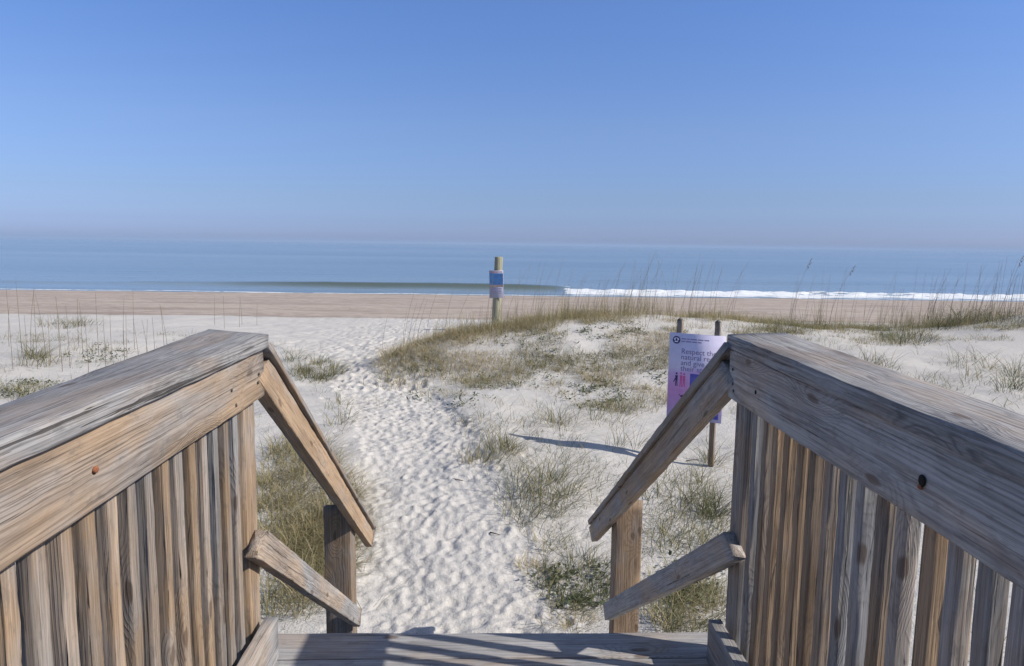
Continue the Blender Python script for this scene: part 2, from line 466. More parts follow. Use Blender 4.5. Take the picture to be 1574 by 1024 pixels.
def build_sand():
    xs = axis(-2.4, 3.0, 0.017, 1.012, 1.012, -600, 600, -34, 34)
    ys = axis(3.3, 10.2, 0.017, 1.15, 1.0085, -8, 140, -1e9, 38)
    X, Y = np.meshgrid(xs, ys)
    Z = terr(X, Y)
    dx = np.gradient(xs)[None, :] * np.ones_like(X); dy = np.gradient(ys)[:, None] * np.ones_like(X)
    res = np.maximum(dx, dy)
    pm = path_mask(X, Y)
    land = 1 - sstep(27, 33, Y)
    # wind-blown small relief
    for wl, am, sd in ((0.45, 0.034, 5), (0.2, 0.021, 6), (0.10, 0.013, 7)):
        Z += am * vnoise(X / wl, Y / wl, sd) * (wl > 2.2 * res) * (0.55 + 0.75 * pm) * land
    Z += 0.03 * vnoise(X / 1.6, Y / 0.8, 8) * (1 - land) * (res < 0.6) * (Y < 64)
    # trodden footprints
    D = np.zeros_like(Z)
    def stamp(n, ylo, yhi, wide, depth, big=1.0):
        for _ in range(n):
            y = random.uniform(ylo, yhi)
            cxp = np.interp(y, PATH_Y, PATH_X); w = np.interp(y, PATH_Y, PATH_W)
            x = cxp + (random.uniform(-1, 1) if wide < 1.3 else random.gauss(0, .6)) * w * wide
            tx = np.interp(y + .5, PATH_Y, PATH_X) - cxp
            a = math.atan2(0.5, tx) + random.gauss(0, 0.5)
            ca, sa = math.cos(a), math.sin(a)
            L = random.uniform(.034, .074) * (1 + .8 * (y > 11)) * big; B = L * random.uniform(.45, .75); dp = depth * random.uniform(.5, 1.25)
            R = .30
            i0, i1 = np.searchsorted(xs, (x - R, x + R)); j0, j1 = np.searchsorted(ys, (y - R, y + R))
            if i1 - i0 < 2 or j1 - j0 < 2:
                continue
            xx = X[j0:j1, i0:i1] - x; yy = Y[j0:j1, i0:i1] - y
            u = xx * ca + yy * sa; v = -xx * sa + yy * ca
            q = np.sqrt((u / L) ** 2 + (v / (B * (1 + .25 * np.sign(u)))) ** 2)
            prof = -np.exp(-(q / .95) ** 6) * (1 + .35 * np.clip(u / L, -1, 1)) + 0.32 * np.exp(-((q - 1.4) / .30) ** 2)
            blk = D[j0:j1, i0:i1]
            k = 0.8 * np.exp(-(q / 1.1) ** 4)
            D[j0:j1, i0:i1] = blk * (1 - k) + prof * dp
    stamp(900, 10, 18, 1.1, .034)
    stamp(1500, 17, 31, 1.7, .045)
    stamp(700, 3.6, 11, 1.12, .020, 1.6)
    stamp(4600, 3.6, 11, 1.12, .0175, .9)
    stamp(260, 4, 11, 1.9, .016)
    for _ in range(1):                                          # dry sand slumps: soften the prints' rims
        D[1:-1] = (D[:-2] + 2 * D[1:-1] + D[2:]) / 4
        D[:, 1:-1] = (D[:, :-2] + 2 * D[:, 1:-1] + D[:, 2:]) / 4
    Z += D
    Z = np.where((Y < 3.2) & (Y > -8), np.minimum(Z, 0.05), Z)
    ny, nx = X.shape
    V = np.stack([X.ravel(), Y.ravel(), Z.ravel()], 1)
    idx = np.arange(nx * ny).reshape(ny, nx)
    Q = np.stack([idx[:-1, :-1].ravel(), idx[:-1, 1:].ravel(), idx[1:, 1:].ravel(), idx[1:, :-1].ravel()], 1)
    me = mesh_np('sand', V, Q, smooth=True)
    tag(link('sand', me, mat=M_SAND), kind='structure')


SEA_Z = -2.38
def build_sea():
    ys = [58.0]
    while ys[-1] < 96: ys.append(ys[-1] + 0.22)
    s = 0.25
    while ys[-1] < 12000:
        s *= 1.10; ys.append(ys[-1] + s)
    xs = [0.0]
    s = 0.3
    while xs[-1] < 12000:
        if xs[-1] > 75: s *= 1.12
        xs.append(xs[-1] + s)
    xs = np.array([-v for v in xs[:0:-1]] + xs); ys = np.array(ys)
    X, Y = np.meshgrid(xs, ys)
    near = 1 - sstep(95, 400, Y)
    Z = SEA_Z + 0.10 * vnoise(X / 9, Y / 3, 21) * near + 0.05 * vnoise(X / 3, Y / 1.2, 22) * (1 - sstep(85, 110, Y))
    foam = np.zeros_like(Z); shal = 0.35 * (1 - sstep(66, 72, Y))
    # the swell that rears up near the shore: green and unbroken in the middle, broken to foam on the right
    yc = 74.5 + 1.6 * vnoise(X / 30, X * 0, 31) - 0.02 * X
    amp = np.interp(X, [-80, -40, -30, -22, -14, -4, 3, 6.5, 9, 11], [.22, .26, .36, .50, .60, .63, .62, .50, .30, .0])
    d = Y - yc
    prof = np.where(d < 0, np.exp(-(d / 1.15) ** 2), np.exp(-(d / 3.2) ** 2))
    Z += amp * prof
    shal = np.maximum(shal, np.exp(-((d + .5) / 1.3) ** 2) * sstep(.26, .6, amp) * 1.0)
    # broken bore on the right
    br = sstep(6.4, 8.2, X)
    bore = np.exp(-((Y - (71.6 - 0.02 * X)) / np.where(Y < 71.6, 1.3, 2.0)) ** 2)
    lump = 0.5 + vnoise(X / 1.3, Y / .9, 41) + .6 * vnoise(X / .5, Y / .45, 42)
    Z += br * bore * (0.16 + 0.24 * lump)
    foam = np.maximum(foam, br * sstep(66.0, 68.4, Y + 2.2 * vnoise(X / 3.5, Y / 3, 44)) * (.72 + .5 * vnoise(X / 2.2, Y / .8, 45)) * (1 - sstep(72.6, 73.8, Y + 1.2 * vnoise(X / 4, Y / 3, 43))) * 1.0)
    # second low swell behind
    Z += .26 * np.exp(-((Y - 92 + 1.5 * vnoise(X / 25, X * 0, 46)) / 1.6) ** 2) * sstep(4, 18, X)
    # wash edge on the sand
    foam = np.maximum(foam, .62 * np.exp(-((Y - 66.2 - 1.0 * vnoise(X / 7, X * 0, 47)) / .55) ** 2))
    # lip spilling where the unbroken part ends
    foam = np.maximum(foam, np.exp(-((X - 7.9) / .9) ** 2 - ((d + .1) / .45) ** 2) * .62)
    ny, nx = X.shape
    V = np.stack([X.ravel(), Y.ravel(), Z.ravel()], 1)
    idx = np.arange(nx * ny).reshape(ny, nx)
    Q = np.stack([idx[:-1, :-1].ravel(), idx[:-1, 1:].ravel(), idx[1:, 1:].ravel(), idx[1:, :-1].ravel()], 1)
    me = mesh_np('sea', V, Q, attrs={'foam': foam.ravel(), 'shallow': shal.ravel()}, smooth=True)
    tag(link('sea', me, mat=M_SEA), kind='structure')


build_sand()
build_sea()

# ------------------------------------------------------------------ boards
def board_mesh(name, L, w, h, cut0=(0, 0), cut1=(0, 0), rough=0.0008, bow=0.0015, rc=0.003, droop=None, step=0.06):
    """local x = length 0..L, y = width, z = height, centred on the axis; cut = (dx per y, dx per z) at an end"""
    n = max(3, int(L / step)) + 1
    ys, zs = w / 2, h / 2
    sec = []
    for sy, sz in ((1, 1), (-1, 1), (-1, -1), (1, -1)):
        cy, cz = sy * (ys - rc), sz * (zs - rc)
        a0 = {(1, 1): 0, (-1, 1): 90, (-1, -1): 180, (1, -1): 270}[(sy, sz)]
        for k in range(3):
            a = rad(a0 + 45 * k)
            sec.append((cy + rc * math.cos(a), cz + rc * math.sin(a)))
    # extra points along the long sides keep the edges alive
    full = []
    for i, p in enumerate(sec):
        full.append(p)
        if i % 3 == 2:
            q = sec[(i + 1) % 12]
            for t in (1 / 3, 2 / 3):
                full.append((p[0] * (1 - t) + q[0] * t, p[1] * (1 - t) + q[1] * t))
    m = len(full)
    ph = [random.uniform(0, 6.28) for _ in range(4)]
    V = []
    for i in range(n):
        t = i / (n - 1)
        by = bow * math.sin(ph[0] + 3.1 * t * L); bz = bow * math.sin(ph[1] + 2.7 * t * L)
        for (y, z) in full:
            x0 = cut0[0] * y + cut0[1] * z; x1 = L + cut1[0] * y + cut1[1] * z
            x = x0 + (x1 - x0) * t
            wz = 0.0
            if droop:
                wz = droop(x, y)
            V.append((x, y + by + random.gauss(0, rough), z + bz + wz + random.gauss(0, rough)))
    Q, T = [], []
    for i in range(n - 1):
        for j in range(m):
            k = (j + 1) % m
            Q.append((i * m + j, i * m + k, (i + 1) * m + k, (i + 1) * m + j))
    c0 = len(V); V.append(tuple(np.mean(V[:m], axis=0))); c1 = len(V); V.append(tuple(np.mean(V[(n - 1) * m:n * m], axis=0)))
    for j in range(m):
        k = (j + 1) % m
        T.append((c0, k, j)); T.append((c1, (n - 1) * m + j, (n - 1) * m + k))
    me = mesh_np(name, V, Q, T)
    return me


def place(name, me, p0, p1, up, parent, color, mat=None):
    """put a board mesh with its start at p0 and its length towards p1; local z towards up"""
    p0 = Vector(p0); ex = (Vector(p1) - p0).normalized()
    ey = Vector(up).cross(ex).normalized(); ez = ex.cross(ey)
    o = link(name, me, parent, mat or M_WOOD, color)
    base = parent.location if parent else Vector((0, 0, 0))
    q = p0 - base
    o.matrix_local = Matrix(((ex.x, ey.x, ez.x, q.x), (ex.y, ey.y, ez.y, q.y), (ex.z, ey.z, ez.z, q.z), (0, 0, 0, 1)))
    return o


def board(name, p0, p1, w, h, parent, color, up=(0, 0, 1), **kw):
    """p0, p1: axis ends in eye-relative height (z + ZC is added)"""
    a = Vector(p0) + Vector((0, 0, ZC)); b = Vector(p1) + Vector((0, 0, ZC))
    return place(name, board_mesh(name, (b - a).length, w, h, **kw), a, b, up, parent, color)


def wc(warm, light, grain=.7):
    return (warm, light, random.random(), grain)


M_RUST = flat_material('rusty_steel', (0.23, 0.085, 0.04), 0.8, 0.4, 300)
M_HOLE_SHADE = flat_material('painted_hole_shade', (0.012, 0.010, 0.009), 0.9, 0.2, 200)  # near-black discs stand in for the shade inside the bolt holes
M_NAIL = flat_material('dull_nail_steel', (0.06, 0.052, 0.047), 0.6, 0.3, 300)

def disc_mesh(name, r, t, seg=14, ry=1.0, dome=0.0):
    V = [(0, 0, t + dome)]
    for rr, z in ((r * .75, t), (r, t * .6), (r, -t)):
        for k in range(seg):
            a = 2 * math.pi * k / seg
            V.append((rr * math.cos(a), rr * ry * math.sin(a), z))
    Q, T = [], []
    for k in range(seg):
        k2 = (k + 1) % seg
        T.append((0, 1 + k, 1 + k2))
        for ring in (0, 1):
            b0 = 1 + ring * seg
            Q.append((b0 + k, b0 + seg + k, b0 + seg + k2, b0 + k2))
    return mesh_np(name, V, Q, T)


def side_disc(name, p, sgn, r, t, parent, mat, ry=1.0, seg=14, dome=0.0):
    """a disc lying on a vertical face looking along sgn * x"""
    o = link(name, disc_mesh(name, r, t, seg, ry, dome), parent, mat)
    base = parent.location
    q = Vector(p) - base
    z = Vector((sgn, 0, 0)); x = Vector((0, 1, 0)); y = z.cross(x)
    o.matrix_local = Matrix(((x.x, y.x, z.x, q.x), (x.y, y.y, z.y, q.y), (x.z, y.z, z.z, q.z), (0, 0, 0, 1)))
    return o


# ------------------------------------------------------------------ deck and stairs
DECK = -1.25
deck = empty('boardwalk_deck', (0.02, 1.0, ZC + DECK), 'weathered grey plank deck at the top of the stairs, striped by railing shadows', 'deck')
y = 2.165
k = 0
while y > -4.6:
    dz = random.uniform(-.002, .002)
    board('deck_board', (-0.80, y - .07, DECK - .019 + dz), (0.86, y - .07, DECK - .019 + dz), .140, .038, deck,
          wc(random.uniform(-.05, .15), random.uniform(.54, .60), .55), bow=.001, rc=.005)
    y -= .148
    k += 1
for xx in (-.62, .03, .68):
    board('joist', (xx, -4.6, DECK - .11), (xx, 2.10, DECK - .11), .038, .14, deck, wc(.3, .4))

stairs = empty('wooden_staircase', (0.0, 2.9, 0.0), 'short wooden staircase dropping from the deck edge to the sand', 'stairs')
SL = 0.672
for i in range(1, 7):
    yy = 2.165 + .268 * i - .14
    zz = DECK - .18 * i
    xo = -.03 * i * .268
    board('tread', (-.66 + xo, yy, zz - .019), (.66 + xo, yy, zz - .019), .27, .038, stairs, wc(.15, .48))
for s in (-1, 1):
    board('stringer', (s * .60, 2.14, DECK - .17), (s * .60 - .05, 3.80, DECK - .17 - SL * 1.66), .038, .20, stairs, wc(.3, .42))

# ------------------------------------------------------------------ left railing
YB = -0.85
def droopfun(length_to_far, half, amt):
    def f(x, y):
        # x from the near end; the outer edge sinks towards the near end
        k = np.interp(x + YB, [-0.9, 1.1, 2.05], [amt, amt, 0.0])
        return -k * (half - y) / (2 * half) if amt > 0 else 0.0
    return f

lr = empty('boardwalk_railing', (-.70, .6, ZC + DECK), 'sunlit boardwalk railing left of the stair head, warm tan side board under a grey cap', 'railing', 'boardwalk railings')
W = .202
def dl(x, y):
    k = float(np.interp(x + YB, [-0.9, 1.1, 2.05], [.026, .024, 0.0]))
    return -k * (y + W / 2) / W
board('cap_board', (-.63 - W / 2, YB, -.281), (-.63 - W / 2, 2.07, -.281), W, .040, lr, (.0, .45, .415, 1.0), up=(0, 0, 1), cut1=(.42, 0), droop=dl, rc=.0035, bow=.002)
board('rail_board', (-.664, YB, -.3725), (-.664, 2.03, -.3725), .038, .139, lr, (.60, .45, .62, .65), bow=.002, rc=.004)
board('post', (-.7285, 2.0075, -2.7), (-.7285, 2.0075, -.303), .089, .089, lr, (.75, .46, .33), up=(0, -1, 0))
board('post', (-.7285, -.30, -2.7), (-.7285, -.30, -.303), .089, .089, lr, (.60, .50, .73), up=(0, -1, 0))
board('toe_board', (-.646, YB, DECK + .066), (-.646, 2.025, DECK + .066), .038, .13, lr, (.10, .54, .21), bow=.001)
yb = 1.895
i = 0
while yb > -0.8:
    if abs(yb + .30) > .09:
        j = random.uniform(-.002, .002)
        board('baluster', (-.6985 + random.uniform(-.002, .001), yb + j, -1.42), (-.6985, yb + j + random.uniform(-.004, .004), -.315),
              .029, .031, lr, wc(random.choice((.2, .4, .5, .65, .9)) + random.uniform(-.08, .08), random.uniform(.33, .52), .60), up=(0, -1, 0), bow=.001, rc=.0022)
    yb -= .0700
    i += 1
p = plane_x(143, 722, -.645)
side_disc('hole_shade_disc', p + Vector((.0015, 0, 0)), 1, .0085, .001, lr, M_HOLE_SHADE)
side_disc('bolt_head', p + Vector((.004, 0, 0)), 1, .0065, .003, lr, M_RUST, seg=6)
for px, py in ((398, 575), (397, 588), (356, 600), (363, 623)):
    side_disc('nail_head', plane_x(px, py, -.645) + Vector((.001, 0, 0)), 1, .0045, .0012, lr, M_NAIL)

# ------------------------------------------------------------------ right railing
rr = empty('boardwalk_railing', (.75, .6, ZC + DECK), 'shaded grey boardwalk railing right of the stair head with a dark weathered side board', 'railing', 'boardwalk railings')
W2 = .192
def dr(x, y):
    k = float(np.interp(x + YB, [-0.9, 1.1, 2.05], [.011, .010, 0.0]))
    return -k * (W2 / 2 - y) / W2
board('cap_board', (.684 + W2 / 2, YB, -.276), (.702 + W2 / 2, 2.085, -.276), W2, .040, rr, (-.1, .48, .90, 1.0), cut1=(-.25, 0), droop=dr, rc=.0035, bow=.002)
board('rail_board', (.705, YB, -.3675), (.724, 2.035, -.3675), .032, .141, rr, (.06, .61, .14, .8), bow=.002)
board('post', (.785, 2.01, -2.7), (.785, 2.01, -.298), .089, .089, rr, (.35, .42, .57), up=(0, -1, 0))
board('post', (.775, -.30, -2.7), (.775, -.30, -.298), .089, .089, rr, (.22, .46, .27), up=(0, -1, 0))
board('toe_board', (.690, YB, DECK + .066), (.692, 2.006, DECK + .066), .038, .13, rr, (.0, .46, .81), bow=.001)
yb = 1.90
while yb > -0.8:
    if abs(yb + .30) > .09:
        j = random.uniform(-.002, .002)
        xb = .7535 + (yb - 2) * .006
        board('baluster', (xb + random.uniform(-.001, .002), yb + j, -1.42), (xb, yb + j + random.uniform(-.004, .004), -.310),
              .029, .0295, rr, wc(random.choice((.0, .25, .45, .75, 1.1)) + random.uniform(-.08, .08), random.uniform(.36, .60), .60), up=(0, -1, 0), bow=.001, rc=.0022)
    yb -= .0716
for px, py, rz in ((1418, 739, .0088), (1162, 603, .005)):
    p = plane_x(px, py, .695 if px > 1300 else .7065)
    xs_ = .705 - .016 + (p.y - YB) / 2.885 * .019
    p = plane_x(px, py, xs_)
    side_disc('hole_shade_disc', p - Vector((.0012, 0, 0)), -1, rz, .001, rr, M_HOLE_SHADE, ry=1.15)
    if px > 1300:
        side_disc('bolt_head', p - Vector((.0012, -.004, .012)), -1, .006, .0012, rr, M_RUST, ry=.7)
for px, py in ((1127, 568), (1127, 590), (1128, 601)):
    p = plane_x(px, py, .7075)
    side_disc('nail_head', p - Vector((.002, 0, 0)), -1, .0045, .0012, rr, M_NAIL)

# ------------------------------------------------------------------ stair railings
def stair_railing(s, label, a, b, capt, la, lb, post, cols):
    t = empty('stair_railing', (post[0], post[1], ZC + post[2]), label, 'railing', 'stair railings')
    A, B = Vector(a), Vector(b)                                   # inner top edge of the side board
    slope = (B.z - A.z) / (B.y - A.y)
    cs = 1 / math.sqrt(1 + slope * slope)
    hp = .120 * cs                                                # board height square to its length
    dx = s * .019
    mid = Vector((dx, 0, -.060))
    tn = slope
    # plumb cuts: x shift along the board per unit of local z
    board('rail_board', A + mid, B + mid, .038, hp, t, cols[0], cut0=(0, -tn * 1.0), cut1=(0, -tn * 1.0), bow=.0015)
    cw = .140
    cmid = Vector((s * (cw / 2 - .014), 0, capt / cs / 2 + .002))
    board('cap_board', A + cmid, B + cmid + Vector((0, .012, .012 * tn)), cw, capt, t, cols[1], cut0=(0, -tn), cut1=(0, -tn), bow=.0015)
    lA, lB = Vector(la), Vector(lb)
    ls = (lB.z - lA.z) / (lB.y - lA.y)
    lc = 1 / math.sqrt(1 + ls * ls)
    lm = Vector((s * .019, 0, -.0445 / lc))
    board('lower_rail', lA + lm, lB + lm, .038, .089, t, cols[2], cut0=(0, -ls), cut1=(0, -ls * .35), bow=.0015)
    top = A.z + slope * (post[1] + .07 - A.y) + .001
    board('post', (post[0], post[1] + .07, post[2] - .65), (post[0], post[1] + .07, top), .138, .138, t, cols[3], up=(0, -1, 0), rc=.003, cut1=(0, -slope))
    return t

stair_railing(-1, 'golden tan sunlit stair handrail descending to the sand on the left of the path', (-.645, 2.034, -.306), (-.690, 4.126, -1.722), .020,
              (-.645, 1.966, -.808), (-.680, 3.64, -1.962), (-.790, 3.60, -2.25), ((1.0, .52, .47, .55), (.45, .40, .29), (.33, .50, .55), (.75, .33, .78)))
stair_railing(1, 'shaded grey brown stair handrail descending to the sand on the right, beside the lavender sign', (.706, 2.042, -.302), (.628, 4.13, -1.690), .029,
              (.705, 1.968, -.815), (.642, 3.66, -1.945), (.756, 3.60, -2.25), ((.48, .52, .26, .6), (.42, .44, .66, .6), (.15, .62, .12, .7), (1.1, .42, .43, .8)))

# ------------------------------------------------------------------ signs
def box_mesh(name, sx, sy, sz, bev=0.0):
    V, Q = [], []
    b = bev
    lv = [(-sz / 2, b), (-sz / 2 + b, 0), (sz / 2 - b, 0), (sz / 2, b)] if b else [(-sz / 2, 0), (sz / 2, 0)]
    for z, ins in lv:
        for x, y in ((-sx / 2 + ins, -sy / 2 + ins), (sx / 2 - ins, -sy / 2 + ins), (sx / 2 - ins, sy / 2 - ins), (-sx / 2 + ins, sy / 2 - ins)):
            V.append((x, y, z))
    for i in range(len(lv) - 1):
        for j in range(4):
            k = (j + 1) % 4
            Q.append((i * 4 + j, i * 4 + k, i * 4 + 4 + k, i * 4 + 4 + j))
    n = len(V)
    Q += [(3, 2, 1, 0), (n - 4, n - 3, n - 2, n - 1)]
    return mesh_np(name, V, Q)


def shape_mesh(name, loops, t=0.0012):
    """flat outlines (x, z) in the panel's plane, given a little thickness towards -y"""
    import bmesh
    bm = bmesh.new()
    for lp in loops:
        vs_ = [bm.verts.new((x, 0, z)) for x, z in lp]
        f = bm.faces.new(vs_)
        if f.normal.y > 0 or True:
            f.normal_update()
            if f.normal.y > 0:
                f.normal_flip()
    ext = bmesh.ops.extrude_face_region(bm, geom=list(bm.faces))
    for v in [g for g in ext['geom'] if isinstance(g, bmesh.types.BMVert)]:
        v.co.y -= t
    bmesh.ops.recalc_face_normals(bm, faces=list(bm.faces))
    me = bpy.data.meshes.new(name)
    bm.to_mesh(me); bm.free()
    return me


def ell(cx, cz, rx, rz, n=18, rot=0.0):
    c, s = math.cos(rot), math.sin(rot)
    return [(cx + rx * math.cos(2 * math.pi * k / n) * c - rz * math.sin(2 * math.pi * k / n) * s,
             cz + rx * math.cos(2 * math.pi * k / n) * s + rz * math.sin(2 * math.pi * k / n) * c) for k in range(n)]


def rect(x0, z0, x1, z1):
    return [(x0, z0), (x1, z0), (x1, z1), (x0, z1)]


def text_mesh(name, lines, size, lead):
    cu = bpy.data.curves.new(name, 'FONT')
    cu.body = '\n'.join(lines)
    cu.size = size; cu.space_line = lead; cu.extrude = 0.0006; cu.align_x = 'LEFT'; cu.resolution_u = 3
    ob = bpy.data.objects.new(name + '_curve', cu)
    COL.objects.link(ob)
    dg = bpy.context.evaluated_depsgraph_get()
    me = bpy.data.meshes.new_from_object(ob.evaluated_get(dg))
    me.name = name
    bpy.data.objects.remove(ob); bpy.data.curves.remove(cu)
    return me


def panel_gradient():
    N = NT('lavender_sign_print')
    tc = N.n('ShaderNodeTexCoord')
    sp = N.n('ShaderNodeSeparateXYZ'); N.put(sp.inputs[0], tc.outputs['Object'])
    z = N.math('MULTIPLY_ADD', sp.outputs[2], 1.0 / .93, 0.5)
    zx = N.math('ADD', z, N.math('MULTIPLY', sp.outputs[0], -0.12))
    col = N.ramp(zx, [(0.0, (0.36, 0.35, 0.55)), (0.16, (0.42, 0.27, 0.56)), (0.36, (0.52, 0.25, 0.55)), (0.56, (0.54, 0.38, 0.66)), (0.62, (0.62, 0.57, 0.74)), (1.0, (0.62, 0.59, 0.75))])
    f = N.noise(tc.outputs['Object'], 14.0, 4.0, 0.6)
    col = N.mix(1.0, col, N.ramp(f, [(0.3, (0.90, 0.90, 0.90)), (0.7, (1.05, 1.05, 1.05))]), 'MULTIPLY')
    N.surf(col, 0.4, 0.4)
    return N.m

M_NAVY = flat_material('navy_print', (0.035, 0.03, 0.12), 0.5, .1, 40)
M_PINK = flat_material('pink_print', (0.55, 0.10, 0.30), 0.5, .1, 40)
M_BLUE = flat_material('blue_print', (0.09, 0.09, 0.38), 0.5, .2, 20)
M_PALE = flat_material('pale_print', (0.66, 0.68, 0.86), 0.5, .1, 30)
M_TXT = flat_material('violet_grey_lettering', (0.20, 0.17, 0.33), 0.5, .05, 40)
M_WHITEEDGE = flat_material('aluminium_sheet', (0.62, 0.63, 0.66), 0.45, .06, 30)

def dune_sign():
    f = ground(1092, 719)
    base = Vector((f[0] - .18, f[1] + .1, f[2]))
    root = empty('notice_sign', base, 'lavender notice board on two short wooden posts asking to respect wildlife', 'sign')
    root.rotation_euler.z = rad(-34)
    # local: x along the board (to the right), -y towards the reader
    def loc(o, x, y_, z):
        o.location = (x, y_, z); return o
    for x, top in ((-.205, 1.56), (.205, 1.565)):
        me = board_mesh('post', top + .35, .055, .055, rough=.0008, bow=.002, rc=.004)
        o = link('post', me, root, M_WOOD, wc(.65, .34))
        o.matrix_local = Matrix(((0, 0, 1, x), (0, 1, 0, .035), (1, 0, 0, -.35), (0, 0, 0, 1))) @ Matrix.Identity(4)
        cap = link('post_tip', pyramid('post_tip', .058, .03), o, M_WOOD, wc(.15, .22))
        cap.matrix_local = Matrix(((0, 0, 1, top + .35), (0, 1, 0, 0), (-1, 0, 0, 0), (0, 0, 0, 1)))
    pz = .96
    pan = link('panel', box_mesh('panel', .60, .008, .93, .0015), root, panel_gradient())
    loc(pan, 0, -.001, pz)
    yf = -.0045
    def sub(name, me, mat, x=0, z=0, dy=0.0):
        o = link(name, me, pan, mat); o.location = (x, yf - dy, z); return o
    tm = text_mesh('lettering', ['Respect the', 'natural resources', 'and give wildlife', 'their space.'], .080, .78)
    o = sub('lettering', tm, M_TXT, -.165, .245, .0008)
    o.rotation_euler.x = rad(90)
    sub('emblem', shape_mesh('emblem', [ell(0, 0, .042, .042, 24)]), M_NAVY, -.222, .388)
    sub('emblem_ring', shape_mesh('emblem_ring', [ell(0, .008, .028, .018, 18), rect(-.018, -.024, .018, -.012)], .002), M_PALE, -.222, .388)
    sub('emblem_mark', shape_mesh('emblem_mark', [ell(0, .004, .012, .016, 12)], .003), M_NAVY, -.222, .388)
    words = []
    for z, wl in ((.400, (.05, .03, .07, .06, .05)), (.372, (.04, .06, .05, .04))):
        x = -.168
        for w in wl:
            words.append(rect(x, z, x + w, z + .010)); x += w + .010
    sub('small_print', shape_mesh('small_print', words), M_TXT)
    # row of pictures under the text
    fig = []
    def person(x, h):
        return [ell(x, -.06 + h * .5 + .012, .010, .012, 10), [(x - .014, -.06 + h * .44), (x + .014, -.06 + h * .44), (x + .011, -.06), (x - .011, -.06)],
                [(x - .010, -.062), (x - .001, -.062), (x - .006, -.06 - h * .42), (x - .013, -.06 - h * .42)],
                [(x + .001, -.062), (x + .010, -.062), (x + .014, -.06 - h * .42), (x + .007, -.06 - h * .42)]]
    sub('figure', shape_mesh('figure', person(-.205, .14) + [[(-.222, -.03), (-.24, -.075), (-.232, -.078), (-.214, -.034)]]), M_NAVY)
    sub('figure', shape_mesh('figure', person(-.155, .15)), M_PINK)
    sub('figure', shape_mesh('figure', person(-.122, .14)), M_PINK)
    sub('picture', shape_mesh('picture', [rect(-.055, -.20, .265, .035)]), M_BLUE)
    sub('bird', shape_mesh('bird', [ell(.05, -.085, .062, .020, 16, .25), [(.03, -.08), (.08, -.075), (.00, -.035)], ell(.108, -.066, .016, .013, 10)], .0022), M_PALE)
    sub('animal', shape_mesh('animal', [ell(-.10, -.225, .050, .022, 16), [(-.15, -.215), (-.175, -.200), (-.15, -.232)], ell(-.055, -.212, .014, .012, 10), [(-.13, -.24), (-.145, -.262), (-.115, -.243)]]), M_NAVY)
    sub('picture', shape_mesh('picture', [rect(-.02, -.43, .265, -.235)]), M_BLUE)
    sub('animal', shape_mesh('animal', [ell(-.20, -.395, .030, .020, 12), ell(-.24, -.43, .020, .014, 10), ell(-.165, -.42, .026, .014, 10), [(-.21, -.375), (-.195, -.375), (-.185, -.345)]]), M_NAVY)
    return root


def pyramid(name, w, h):
    a = w / 2
    return mesh_np(name, [(-a, -a, 0), (a, -a, 0), (a, a, 0), (-a, a, 0), (0, 0, h)], [(3, 2, 1, 0)], [(0, 1, 4), (1, 2, 4), (2, 3, 4), (3, 0, 4)])

dune_sign()


def post_material():
    N = NT('greenish_timber_pile')
    tc = N.n('ShaderNodeTexCoord')
    f = N.noise(N.scale(tc.outputs['Object'], (30, 30, 2.0)), 1.0, 4.0, 0.6)
    N.surf(N.ramp(f, [(0.3, (0.17, 0.165, 0.11)), (0.7, (0.33, 0.32, 0.23))]), 0.85, 0.2, f, .004)
    return N.m


